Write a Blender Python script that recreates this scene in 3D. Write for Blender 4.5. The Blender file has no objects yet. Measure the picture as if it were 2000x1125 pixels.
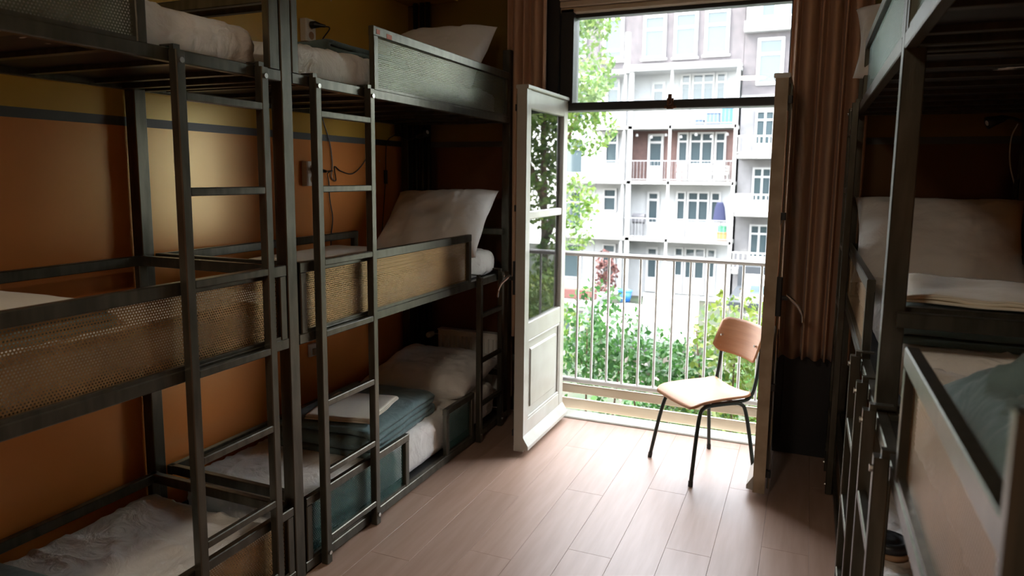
import bpy, math, random
import numpy as np
from mathutils import Vector, Matrix, noise

random.seed(7)
SC = bpy.context.scene
COL = SC.collection

# ------------------------------------------------------------------ camera, sky, sun, exposure
cam_d = bpy.data.cameras.new('camera')
cam = bpy.data.objects.new('camera', cam_d); COL.objects.link(cam)
YAW, PITCH, ROLL = math.radians(-22.84), math.radians(7.39), math.radians(-.58)
_f = Vector((math.sin(YAW)*math.cos(PITCH), math.cos(YAW)*math.cos(PITCH), -math.sin(PITCH)))
_r = Vector((math.cos(YAW), -math.sin(YAW), 0)); _d = _f.cross(_r)
_r2 = math.cos(ROLL)*_r + math.sin(ROLL)*_d; _d2 = -math.sin(ROLL)*_r + math.cos(ROLL)*_d
m3 = Matrix((_r2, -_d2, -_f)).transposed()
cam.matrix_world = Matrix.Translation((0, 0, 1.6)) @ m3.to_4x4()
cam_d.sensor_width = 36; cam_d.lens = 1370/2000*36; cam_d.shift_y = -.02125
cam_d.clip_start = .02; cam_d.clip_end = 500
cam_d.dof.use_dof = True; cam_d.dof.focus_distance = 2.9; cam_d.dof.aperture_fstop = 3.2
SC.camera = cam

world = bpy.data.worlds.new('world'); SC.world = world; world.use_nodes = True
wn = world.node_tree.nodes; wl = world.node_tree.links
bg = wn['Background']
sky = wn.new('ShaderNodeTexSky'); sky.sky_type = 'NISHITA'; sky.sun_disc = False
sky.sun_elevation = math.radians(52); sky.sun_rotation = math.radians(235)
sky.air_density = 1.0; sky.dust_density = 2.0; sky.ozone_density = 1.0
# bright hazy sky: the clear-sky gradient washed out by an even high haze
smix = wn.new('ShaderNodeMix'); smix.data_type = 'RGBA'; smix.inputs[0].default_value = .75
ssc = wn.new('ShaderNodeVectorMath'); ssc.operation = 'SCALE'; ssc.inputs[3].default_value = .25
wl.new(sky.outputs[0], ssc.inputs[0]); wl.new(ssc.outputs[0], smix.inputs[6]); smix.inputs[7].default_value = (.98, .985, .98, 1)
wl.new(smix.outputs[2], bg.inputs[0]); bg.inputs[1].default_value = 3.4

sun_d = bpy.data.lights.new('sun', 'SUN'); sun_d.energy = 2.2; sun_d.angle = math.radians(.6)
sun_d.color = (1, .95, .86)
sun = bpy.data.objects.new('sun', sun_d); COL.objects.link(sun)
sun.rotation_euler = Vector((.52, .36, -.80)).to_track_quat('-Z', 'Y').to_euler()

# added fill lamp behind the viewer to brighten camera-facing surfaces; invented housing built below
fill_d = bpy.data.lights.new('fill_light', 'AREA'); fill_d.shape = 'DISK'; fill_d.size = .40; fill_d.energy = 7.5; fill_d.color = (1, .86, .68)
fill_o = bpy.data.objects.new('fill_light', fill_d); COL.objects.link(fill_o); fill_o.location = (-.80, -.9, 2.86)

SC.view_settings.view_transform = 'Standard'; SC.view_settings.look = 'None'
SC.view_settings.gamma = 1; SC.view_settings.use_curve_mapping = False
SC.view_settings.exposure = 2.52
SC.cycles.max_bounces = 10; SC.cycles.diffuse_bounces = 6; SC.cycles.glossy_bounces = 5
SC.cycles.transparent_max_bounces = 12
SC.cycles.sample_clamp_indirect = 8
SC.cycles.use_denoising = True

# ------------------------------------------------------------------ materials
MATS = {}
def mat(name, col, rough=.5, metal=0, spec=.5, var=None, vscale=8, bump=0, bscale=40, stretch=(1, 1, 1), coat=0, coatr=.1, detail=3, randcol=0):
    if name in MATS: return MATS[name]
    m = bpy.data.materials.new(name); m.use_nodes = True
    nt = m.node_tree; b = nt.nodes['Principled BSDF']
    b.inputs['Base Color'].default_value = (*col, 1); b.inputs['Roughness'].default_value = rough
    b.inputs['Metallic'].default_value = metal; b.inputs['Specular IOR Level'].default_value = spec
    if coat: b.inputs['Coat Weight'].default_value = coat; b.inputs['Coat Roughness'].default_value = coatr
    if var or bump:
        tc = nt.nodes.new('ShaderNodeTexCoord'); mp = nt.nodes.new('ShaderNodeMapping')
        mp.inputs['Scale'].default_value = stretch
        nt.links.new(tc.outputs['Object'], mp.inputs[0])
    if var:
        n = nt.nodes.new('ShaderNodeTexNoise'); n.inputs['Scale'].default_value = vscale; n.inputs['Detail'].default_value = detail
        nt.links.new(mp.outputs[0], n.inputs[0])
        r = nt.nodes.new('ShaderNodeValToRGB'); r.color_ramp.elements[0].color = (*var, 1); r.color_ramp.elements[1].color = (*col, 1)
        r.color_ramp.elements[0].position = .35; r.color_ramp.elements[1].position = .65
        nt.links.new(n.outputs[0], r.inputs[0])
        out = r.outputs[0]
        if randcol:
            oi = nt.nodes.new('ShaderNodeObjectInfo'); hs = nt.nodes.new('ShaderNodeHueSaturation')
            mr = nt.nodes.new('ShaderNodeMapRange'); mr.inputs[3].default_value = 1-randcol; mr.inputs[4].default_value = 1+randcol
            nt.links.new(oi.outputs['Random'], mr.inputs[0]); nt.links.new(mr.outputs[0], hs.inputs['Value'])
            nt.links.new(out, hs.inputs['Color']); out = hs.outputs[0]
        nt.links.new(out, b.inputs['Base Color'])
    if bump:
        n2 = nt.nodes.new('ShaderNodeTexNoise'); n2.inputs['Scale'].default_value = bscale; n2.inputs['Detail'].default_value = 5
        nt.links.new(mp.outputs[0], n2.inputs[0])
        bp = nt.nodes.new('ShaderNodeBump'); bp.inputs['Strength'].default_value = bump; bp.inputs['Distance'].default_value = .01
        nt.links.new(n2.outputs[0], bp.inputs['Height']); nt.links.new(bp.outputs[0], b.inputs['Normal'])
    MATS[name] = m; return m

def cloth(name, col, var=None, bump=.35):
    m = mat(name, col, rough=.9, spec=.2, var=var or tuple(c*.93 for c in col), vscale=3)
    nt = m.node_tree; b = nt.nodes['Principled BSDF']
    b.inputs['Sheen Weight'].default_value = .15
    tc = nt.nodes.new('ShaderNodeTexCoord')
    n1 = nt.nodes.new('ShaderNodeTexNoise'); n1.inputs['Scale'].default_value = 7; n1.inputs['Detail'].default_value = 6; n1.inputs['Distortion'].default_value = 2.2
    n2 = nt.nodes.new('ShaderNodeTexNoise'); n2.inputs['Scale'].default_value = 900
    nt.links.new(tc.outputs['Object'], n1.inputs[0]); nt.links.new(tc.outputs['Object'], n2.inputs[0])
    b1 = nt.nodes.new('ShaderNodeBump'); b1.inputs['Strength'].default_value = bump; b1.inputs['Distance'].default_value = .03
    b2 = nt.nodes.new('ShaderNodeBump'); b2.inputs['Strength'].default_value = .12; b2.inputs['Distance'].default_value = .002
    nt.links.new(n1.outputs[0], b1.inputs['Height']); nt.links.new(n2.outputs[0], b2.inputs['Height'])
    nt.links.new(b1.outputs[0], b2.inputs['Normal']); nt.links.new(b2.outputs[0], b.inputs['Normal'])
    return m

M_steel = mat('gunmetal steel', (.10, .092, .07), rough=.30, metal=.7, var=(.065, .06, .045), vscale=5, bump=.05, bscale=60, stretch=(6, 6, 1.2))
M_mesh = mat('perforated steel', (.34, .20, .075), rough=.36, metal=.6, var=(.25, .145, .055), vscale=6)
M_meshtop = mat('grey green perforated steel', (.15, .155, .105), rough=.36, metal=.6, var=(.11, .11, .075), vscale=6)
M_teal = mat('teal coated perforated steel', (.035, .115, .105), rough=.35, metal=.5, var=(.025, .085, .08), vscale=6)
M_teal2 = mat('pale teal perforated steel', (.20, .30, .27), rough=.35, metal=.5, var=(.16, .25, .22), vscale=6)  # even pale teal base for the right top guards
M_black = mat('black paint', (.012, .012, .013), rough=.45, bump=.08, bscale=30)
M_blackplastic = mat('black plastic', (.015, .015, .015), rough=.4)
M_ceil = mat('ceiling paint', (.82, .80, .75), rough=.8)
M_white = mat('white gloss paint', (.44, .435, .395), rough=.25, var=(.39, .38, .33), vscale=5, bump=.05, bscale=30)
M_worn = mat('worn white paint', (.42, .34, .24), rough=.5, var=(.30, .23, .15), vscale=9, bump=.15, bscale=40)
M_rad = mat('radiator enamel', (.74, .73, .70), rough=.35)
M_plate = mat('white plastic', (.72, .70, .64), rough=.4)
M_sheet = cloth('white cotton sheet', (.78, .755, .71), bump=.45)
M_pillow = cloth('white cotton pillowcase', (.83, .81, .78), bump=.22)
M_cream = cloth('cream folded linen', (.76, .70, .58), bump=.1)
M_blanket = cloth('teal grey quilt', (.155, .225, .23), var=(.12, .18, .185), bump=.35)
M_curtain = cloth('brown curtain fabric', (.52, .31, .19), bump=.05)
M_wood = mat('beech plywood', (.56, .26, .12), rough=.5, var=(.50, .22, .10), vscale=5, stretch=(1, 1, 12))
M_tube = mat('dark green painted tube', (.03, .04, .035), rough=.35, metal=.3)
M_rust = mat('rusted brass', (.16, .06, .025), rough=.6, metal=.4, var=(.05, .02, .01), vscale=60)
M_railing = mat('galvanised railing', (.62, .61, .58), rough=.4, metal=.2)
M_beige = mat('beige painted wood', (.58, .47, .34), rough=.5, var=(.5, .39, .27), vscale=3, stretch=(1, 6, 6))
M_chrome = mat('worn nickel', (.6, .58, .55), rough=.25, metal=1)
M_pink = mat('pink sticker', (.72, .30, .25), rough=.6)
M_tan = mat('tan leather', (.40, .24, .13), rough=.6)

def floor_mat():
    m = mat('oak laminate', (.345, .225, .17), rough=.42, spec=.4, var=(.30, .19, .137), vscale=3.2, stretch=(9, .8, 1), detail=6, randcol=.05, bump=.02, bscale=12)
    return m
M_floor = floor_mat()
M_gap = mat('plank joint', (.2, .12, .08), rough=.7)

def wall_mat(name, col, var, rough=.27):
    m = mat(name, col, rough=rough, spec=.9, var=var, vscale=1.6, bump=.05, bscale=14, detail=6)
    nt = m.node_tree; b = nt.nodes['Principled BSDF']
    b.inputs['Specular Tint'].default_value = (1, .82, .40, 1)   # warm yellow tint on the gloss
    # small chips of plaster showing through
    tc = nt.nodes.new('ShaderNodeTexCoord'); v = nt.nodes.new('ShaderNodeTexVoronoi'); v.inputs['Scale'].default_value = 3.3
    nt.links.new(tc.outputs['Object'], v.inputs[0])
    lt = nt.nodes.new('ShaderNodeMath'); lt.operation = 'LESS_THAN'; lt.inputs[1].default_value = .022
    nt.links.new(v.outputs['Distance'], lt.inputs[0])
    mix = nt.nodes.new('ShaderNodeMix'); mix.data_type = 'RGBA'
    src = b.inputs['Base Color'].links[0].from_socket
    nt.links.new(lt.outputs[0], mix.inputs[0]); nt.links.new(src, mix.inputs[6]); mix.inputs[7].default_value = (.6, .48, .36, 1)
    nt.links.new(mix.outputs[2], b.inputs['Base Color'])
    return m
M_wlow = wall_mat('terracotta wall paint', (.70, .245, .065), (.62, .21, .055))
M_whigh = wall_mat('ochre wall paint', (.60, .37, .07), (.53, .32, .06))
M_stripe = mat('dark grey painted stripe', (.075, .075, .068), rough=.45)

def glass_mat(name, tint=(1, 1, 1), dust=.04, ior=1.5):
    m = bpy.data.materials.new(name); m.use_nodes = True; nt = m.node_tree; nt.nodes.clear()
    o = nt.nodes.new('ShaderNodeOutputMaterial'); t = nt.nodes.new('ShaderNodeBsdfTransparent'); t.inputs[0].default_value = (*tint, 1)
    g = nt.nodes.new('ShaderNodeBsdfGlossy'); g.inputs['Roughness'].default_value = .01
    fr = nt.nodes.new('ShaderNodeFresnel'); fr.inputs[0].default_value = ior
    mx = nt.nodes.new('ShaderNodeMixShader'); nt.links.new(fr.outputs[0], mx.inputs[0]); nt.links.new(t.outputs[0], mx.inputs[1]); nt.links.new(g.outputs[0], mx.inputs[2])
    d = nt.nodes.new('ShaderNodeBsdfTranslucent'); d.inputs[0].default_value = (.9, .92, .95, 1)
    m2 = nt.nodes.new('ShaderNodeMixShader'); m2.inputs[0].default_value = dust
    nt.links.new(mx.outputs[0], m2.inputs[1]); nt.links.new(d.outputs[0], m2.inputs[2]); nt.links.new(m2.outputs[0], o.inputs[0])
    return m
M_glass = glass_mat('window glass', (.98, .99, .99), .02)
M_doorglass = glass_mat('old door glass', (.9, .9, .88), .01, 1.8)

def leaf_mat(name, col, col2):
    m = bpy.data.materials.new(name); m.use_nodes = True; nt = m.node_tree; nt.nodes.clear()
    o = nt.nodes.new('ShaderNodeOutputMaterial')
    geo = nt.nodes.new('ShaderNodeNewGeometry'); r = nt.nodes.new('ShaderNodeValToRGB')
    r.color_ramp.elements[0].color = (*col, 1); r.color_ramp.elements[1].color = (*col2, 1)
    nt.links.new(geo.outputs['Random Per Island'], r.inputs[0])
    d = nt.nodes.new('ShaderNodeBsdfPrincipled'); d.inputs['Roughness'].default_value = .45
    t = nt.nodes.new('ShaderNodeBsdfTranslucent'); nt.links.new(r.outputs[0], d.inputs['Base Color']); nt.links.new(r.outputs[0], t.inputs[0])
    mx = nt.nodes.new('ShaderNodeMixShader'); mx.inputs[0].default_value = .4
    nt.links.new(d.outputs[0], mx.inputs[1]); nt.links.new(t.outputs[0], mx.inputs[2]); nt.links.new(mx.outputs[0], o.inputs[0])
    return m
M_leaf_tree = leaf_mat('tree leaves', (.05, .13, .02), (.17, .24, .05))
M_leaf_green = leaf_mat('green shrub leaves', (.022, .085, .02), (.065, .165, .035))
M_leaf_yel = leaf_mat('yellow green shrub leaves', (.075, .15, .02), (.20, .25, .05))
M_blossom = mat('pale blossom', (.42, .36, .34), rough=.8)
M_bark = mat('bark', (.16, .10, .06), rough=.9, var=(.09, .06, .04), vscale=12, bump=.5, bscale=30)
M_brick = mat('brown grey brick', (.066, .056, .059), rough=.9, var=(.046, .040, .043), vscale=3.5, detail=6, bump=.2, bscale=40)
M_redbrick = mat('red brown brick', (.08, .045, .038), rough=.9, var=(.065, .037, .032), vscale=4)
M_render = mat('white painted facade', (.27, .275, .275), rough=.8, var=(.24, .245, .245), vscale=1.5)
M_grender = mat('grey painted facade', (.15, .147, .15), rough=.8, var=(.115, .113, .115), vscale=1.2)
M_fframe = mat('white window paint', (.29, .29, .285), rough=.6)
M_fglass = mat('far window glass', (.035, .05, .055), rough=.04, spec=.35)
M_concrete = mat('pale concrete', (.14, .14, .133), rough=.85, var=(.11, .11, .105), vscale=2)
M_ironrail = mat('thin grey rail', (.16, .165, .17), rough=.6)
M_parasol = mat('white canvas', (.70, .69, .67), rough=.9)
M_greyroof = mat('grey roofing', (.055, .055, .06), rough=.8)
M_darkroof = mat('dark roofing', (.012, .016, .02), rough=.6)
M_ground = mat('garden ground', (.012, .026, .008), rough=1, var=(.03, .028, .018), vscale=.8)
M_blue = mat('blue plastic', (.02, .12, .38), rough=.5)
M_slate = mat('slate plastic', (.035, .06, .10), rough=.5)
M_navy = mat('navy cloth', (.006, .009, .035), rough=.9)
M_orange = mat('orange plastic', (.28, .10, .03), rough=.5)
M_green = mat('green plastic', (.02, .13, .065), rough=.5)
M_terra = mat('terracotta', (.075, .025, .02), rough=.8)

# ------------------------------------------------------------------ mesh helpers
class MB:
    def __init__(s): s.v = []; s.f = []; s.n = 0
    def add(s, v, f):
        n = len(s.v); s.v += [tuple(p) for p in v]; s.f += [tuple(i+n for i in q) for q in f]; return s
    def box(s, x0, x1, y0, y1, z0, z1, c=0):
        x0, x1 = min(x0, x1), max(x0, x1); y0, y1 = min(y0, y1), max(y0, y1); z0, z1 = min(z0, z1), max(z0, z1)
        if not c:
            v = [(x, y, z) for x in (x0, x1) for y in (y0, y1) for z in (z0, z1)]
            return s.add(v, [(0, 1, 3, 2), (4, 6, 7, 5), (0, 4, 5, 1), (2, 3, 7, 6), (0, 2, 6, 4), (1, 5, 7, 3)])
        L = [x1-x0, y1-y0, z1-z0]; a = L.index(max(L)); b, d = [(1, 2), (2, 0), (0, 1)][a]
        lo = [x0, y0, z0]; hi = [x1, y1, z1]; c = min(c, L[b]*.4, L[d]*.4)
        prof = [(lo[b]+c, lo[d]), (hi[b]-c, lo[d]), (hi[b], lo[d]+c), (hi[b], hi[d]-c), (hi[b]-c, hi[d]), (lo[b]+c, hi[d]), (lo[b], hi[d]-c), (lo[b], lo[d]+c)]
        v = []
        for e in (lo[a], hi[a]):
            for p in prof:
                q = [0, 0, 0]; q[a] = e; q[b] = p[0]; q[d] = p[1]; v.append(q)
        f = [(i, (i+1) % 8, 8+(i+1) % 8, 8+i) for i in range(8)] + [tuple(range(7, -1, -1)), tuple(range(8, 16))]
        return s.add(v, f)
    def tube(s, pts, r, n=8, closed_ends=True):
        pts = [Vector(p) for p in pts]; v = []; f = []
        prev = None
        for i, p in enumerate(pts):
            t = (pts[min(i+1, len(pts)-1)] - pts[max(i-1, 0)]).normalized()
            if prev is None:
                u = t.orthogonal().normalized()
            else:
                u = (prev - t*prev.dot(t)).normalized()
            prev = u; w = t.cross(u)
            rr = r[i] if isinstance(r, (list, tuple)) else r
            for k in range(n):
                a = 2*math.pi*k/n; v.append(p + rr*(math.cos(a)*u + math.sin(a)*w))
        for i in range(len(pts)-1):
            for k in range(n):
                f.append((i*n+k, i*n+(k+1) % n, (i+1)*n+(k+1) % n, (i+1)*n+k))
        if closed_ends: f.append(tuple(range(n-1, -1, -1))); f.append(tuple((len(pts)-1)*n+k for k in range(n)))
        return s.add(v, f)
    def quad_prism(s, poly, axis, a, b):
        """poly: list of 2D points; extruded along axis from a to b"""
        n = len(poly); v = []
        for e in (a, b):
            for p in poly:
                q = list(p); q.insert(axis, e); v.append(q)
        f = [(i, (i+1) % n, n+(i+1) % n, n+i) for i in range(n)] + [tuple(range(n-1, -1, -1)), tuple(range(n, 2*n))]
        return s.add(v, f)
    def grid(s, fn, nu, nv, wrap_u=False):
        v = [fn(i/(nu if wrap_u else nu), j/nv) for i in range(nu+(0 if wrap_u else 1)) for j in range(nv+1)]
        f = []; m = nv+1; k = nu if wrap_u else nu+1
        for i in range(nu):
            for j in range(nv):
                f.append((i*m+j, ((i+1) % k)*m+j, ((i+1) % k)*m+j+1, i*m+j+1))
        return s.add(v, f)

def fixnormals(me):
    import bmesh
    bm = bmesh.new(); bm.from_mesh(me); bmesh.ops.recalc_face_normals(bm, faces=bm.faces); bm.to_mesh(me); bm.free()

def obj(name, mb, m, parent=None, smooth=False, solid=0, loc=None, fix=True):
    me = bpy.data.meshes.new(name)
    V = [Vector(p) for p in mb.v]
    o = bpy.data.objects.new(name, me)
    if parent is None:
        lo = Vector([min(p[i] for p in V) for i in range(3)]); hi = Vector([max(p[i] for p in V) for i in range(3)])
        c = Vector(((lo.x+hi.x)/2, (lo.y+hi.y)/2, lo.z))
        V = [p-c for p in V]; o.location = c; o['wloc'] = tuple(c)
    else:
        o.parent = parent; w = Vector(parent.get('wloc', (0, 0, 0)))
        o.location = -w; o['wloc'] = (0., 0., 0.)
    me.from_pydata([tuple(p) for p in V], [], mb.f)
    me.materials.append(m)
    if fix: fixnormals(me)
    if smooth: me.polygons.foreach_set('use_smooth', [True]*len(me.polygons))
    if solid:
        md = o.modifiers.new('solid', 'SOLIDIFY'); md.thickness = solid; md.offset = 0
    COL.objects.link(o); return o

def tag(o, label, cat, group=None, kind=None):
    o['label'] = label; o['category'] = cat
    if group: o['group'] = group
    if kind: o['kind'] = kind
    return o
def thing(name, label, cat, loc, group=None):
    o = bpy.data.objects.new(name, None); COL.objects.link(o); o.location = loc; o['wloc'] = tuple(loc)
    o.empty_display_size = .1
    return tag(o, label, cat, group)
def struct(o, label=None):
    o['kind'] = 'structure'
    if label: o['label'] = label
    return o
def sempty(name, loc, label=None):
    o = bpy.data.objects.new(name, None); COL.objects.link(o); o.location = loc; o['wloc'] = tuple(loc)
    return struct(o, label)
def spline(pts, n=8):
    P = [Vector(p) for p in pts]; P = [2*P[0]-P[1]] + P + [2*P[-1]-P[-2]]; out = []
    for i in range(1, len(P)-2):
        for k in range(n):
            t = k/n; a, b, c, d = P[i-1:i+3]
            out.append(.5*((2*b) + (c-a)*t + (2*a-5*b+4*c-d)*t*t + (3*b-a-3*c+d)*t**3))
    return out + [P[-2]]

# ------------------------------------------------------------------ room shell
XL, XR, YF, YB, ZC = -2.6, 1.03, 4.30, -2.6, 2.95
WX0, WX1 = -1.49, -.122          # the tall opening
fl = struct(obj('floor', MB().box(XL, XR, YB, YF+.02, -.20, -.010), M_gap), 'oak laminate floor running towards the balcony doors')
PW, PL = .192, 1.29
pm = bpy.data.meshes.new('plank'); pb = MB()
c = .0012
def chamfer_plank(w, l, h):
    b = MB(); a = .0008
    v = [(-w/2, -l/2, -h), (w/2, -l/2, -h), (w/2, l/2, -h), (-w/2, l/2, -h), (-w/2, -l/2, -a), (w/2, -l/2, -a), (w/2, l/2, -a), (-w/2, l/2, -a),
         (-w/2+a, -l/2+a, 0), (w/2-a, -l/2+a, 0), (w/2-a, l/2-a, 0), (-w/2+a, l/2-a, 0)]
    f = [(3, 2, 1, 0), (8, 9, 10, 11)]
    for k in range(4):
        f.append((k, (k+1) % 4, 4+(k+1) % 4, 4+k)); f.append((4+k, 4+(k+1) % 4, 8+(k+1) % 4, 8+k))
    return b.add(v, f)
_cache = {}
def plank_mesh(w, l):
    key = (round(w, 3), round(l, 3))
    if key not in _cache:
        b = chamfer_plank(w, l, .0095); me = bpy.data.meshes.new('plank'); me.from_pydata(b.v, [], b.f); me.materials.append(M_floor); _cache[key] = me
    return _cache[key]
flw = Vector(fl['wloc'])
nrow = math.ceil((XR-XL)/PW)
for r in range(nrow):
    x0 = XL + r*PW; x1 = min(x0+PW, XR)
    if x1-x0 < .02: continue
    y = YB - ((r*.43) % 1)*PL
    while y < YF:
        a, b = max(y, YB), min(y+PL, YF)
        if b-a > .03:
            o = bpy.data.objects.new('plank', plank_mesh(x1-x0-.0005, b-a-.0005)); o.parent = fl
            o.location = Vector(((x0+x1)/2, (a+b)/2, 0)) - flw; COL.objects.link(o)
        y += PL
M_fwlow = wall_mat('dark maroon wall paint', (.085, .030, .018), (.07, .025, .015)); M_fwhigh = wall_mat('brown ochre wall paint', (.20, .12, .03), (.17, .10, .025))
def banded_wall(name, fn, label, lo=None, hi=None):
    """fn(z0, z1) -> MB box for that height band"""
    bands = [(0, 1.785, lo or M_wlow), (1.785, 1.822, M_stripe), (1.822, ZC, hi or M_whigh)]
    root = sempty(name, (0, 0, 0), label)
    for (a, b, m), nm in zip(bands, ('lower_paint', 'painted_stripe', 'upper_paint')):
        obj(nm, fn(a, b), m, root)
    return root
banded_wall('wall_left', lambda a, b: MB().box(XL-.15, XL, YB-.15, YF+.15, a, b), 'terracotta and ochre wall behind the left bunk beds')
banded_wall('wall_right', lambda a, b: MB().box(XR, XR+.15, YB-.15, YF+.15, a, b), 'terracotta and ochre wall behind the right bunk beds')
banded_wall('wall_far', lambda a, b: MB().box(XL, WX0-.09, YF, YF+.15, a, b).box(WX1+.34, XR, YF, YF+.15, a, b), 'window wall beside the tall balcony opening', M_fwlow, M_fwhigh)
banded_wall('wall_back', lambda a, b: MB().box(XL, XR, YB-.15, YB, a, b), 'wall at the entrance end', M_fwlow, M_fwhigh)
struct(obj('ceiling', MB().box(XL-.15, XR+.15, YB-.15, YF+.15, ZC, ZC+.15), M_ceil), 'white ceiling')
struct(obj('wall_far_lintel', MB().box(WX0-.09, WX1+.34, YF, YF+.15, 2.70, ZC), M_whigh), 'wall above the window')
bpy.data.objects['wall_far_lintel'].name = 'wall_top'
struct(obj('trim_1', MB().box(WX0-.09, WX0, YF-.045, YF+.15, 0, 2.70, .004), M_black), 'black left casing of the balcony opening')
struct(obj('trim_2', MB().box(WX1, WX1+.34, YF-.03, YF+.15, 0, 2.70, .004).box(WX1+.04, WX1+.30, YF-.045, YF-.03, .12, .60, .004).box(WX1+.04, WX1+.30, YF-.045, YF-.03, .70, 2.5, .004), M_black), 'black panelled right casing of the balcony opening')
struct(obj('trim_3', MB().box(WX0, WX1, YF+.0, YF+.15, -.10, .012, .006), M_white), 'white door sill')
struct(obj('trim_4', MB().box(XL, -2.22, 3.96, YF, 2.735, ZC), M_whigh), 'boxed pipe soffit in the far left corner')
struct(obj('baseboard_left', MB().box(XL, XL+.014, YB, YF, .0, .08, .003), M_black), 'dark baseboard behind the left bunks')
struct(obj('baseboard_right', MB().box(XR-.014, XR, YB, YF, .0, .08, .003), M_black), 'dark baseboard behind the right bunks')

# garden side of the house the room belongs to, with the hole of this window
struct(obj('wall_outer', MB().box(-22, WX0-.09, YF+.15, YF+.40, -4.6, 8.0).box(WX1+.34, 16, YF+.15, YF+.40, -4.6, 8.0).box(WX0-.09, WX1+.34, YF+.15, YF+.40, 2.70, 8.0).box(WX0-.09, WX1+.34, YF+.15, YF+.40, -4.6, -.16), M_redbrick), 'brick garden side of the house the room belongs to')
# upper window
w1 = sempty('window_1', ((WX0+WX1)/2, YF+.06, 2.0), 'fixed window above the balcony doors with black frame')
fr = obj('window_frame', MB().box(WX0, -1.405, YF-.02, YF+.10, 2.05, 2.62, .003).box(WX1-.03, WX1, YF+.03, YF+.10, 2.05, 2.62, .003).box(WX0, WX1, YF+.03, YF+.10, 2.575, 2.60, .003), M_black, w1)
obj('transom', MB().box(WX0, WX1, YF-.012, YF+.11, 2.005, 2.055, .005), M_black, w1)
obj('pane', MB().box(-1.408, WX1-.028, YF+.062, YF+.066, 2.053, 2.58), M_glass, w1)
hm = MB()
for k, (z0, z1, d) in enumerate(((2.598, 2.632, .0), (2.632, 2.668, .018), (2.668, 2.705, .034))):
    obj('head_moulding', MB().box(WX0, WX1, YF-.02-d, YF+.11, z0, z1-.002, .005), M_beige, w1)
lt = MB().box(-.815, -.775, YF-.028, YF-.012, 2.0, 2.062, .004).box(-.806, -.784, YF-.04, YF-.028, 2.028, 2.085, .004).tube([(-.795, YF-.05, 2.035), (-.795, YF-.026, 2.035)], .012, 10).box(-.83, -.76, YF-.02, YF-.011, 2.004, 2.02, .002)
obj('latch', lt, M_rust, w1)['label'] = 'rusted window latch'

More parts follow.
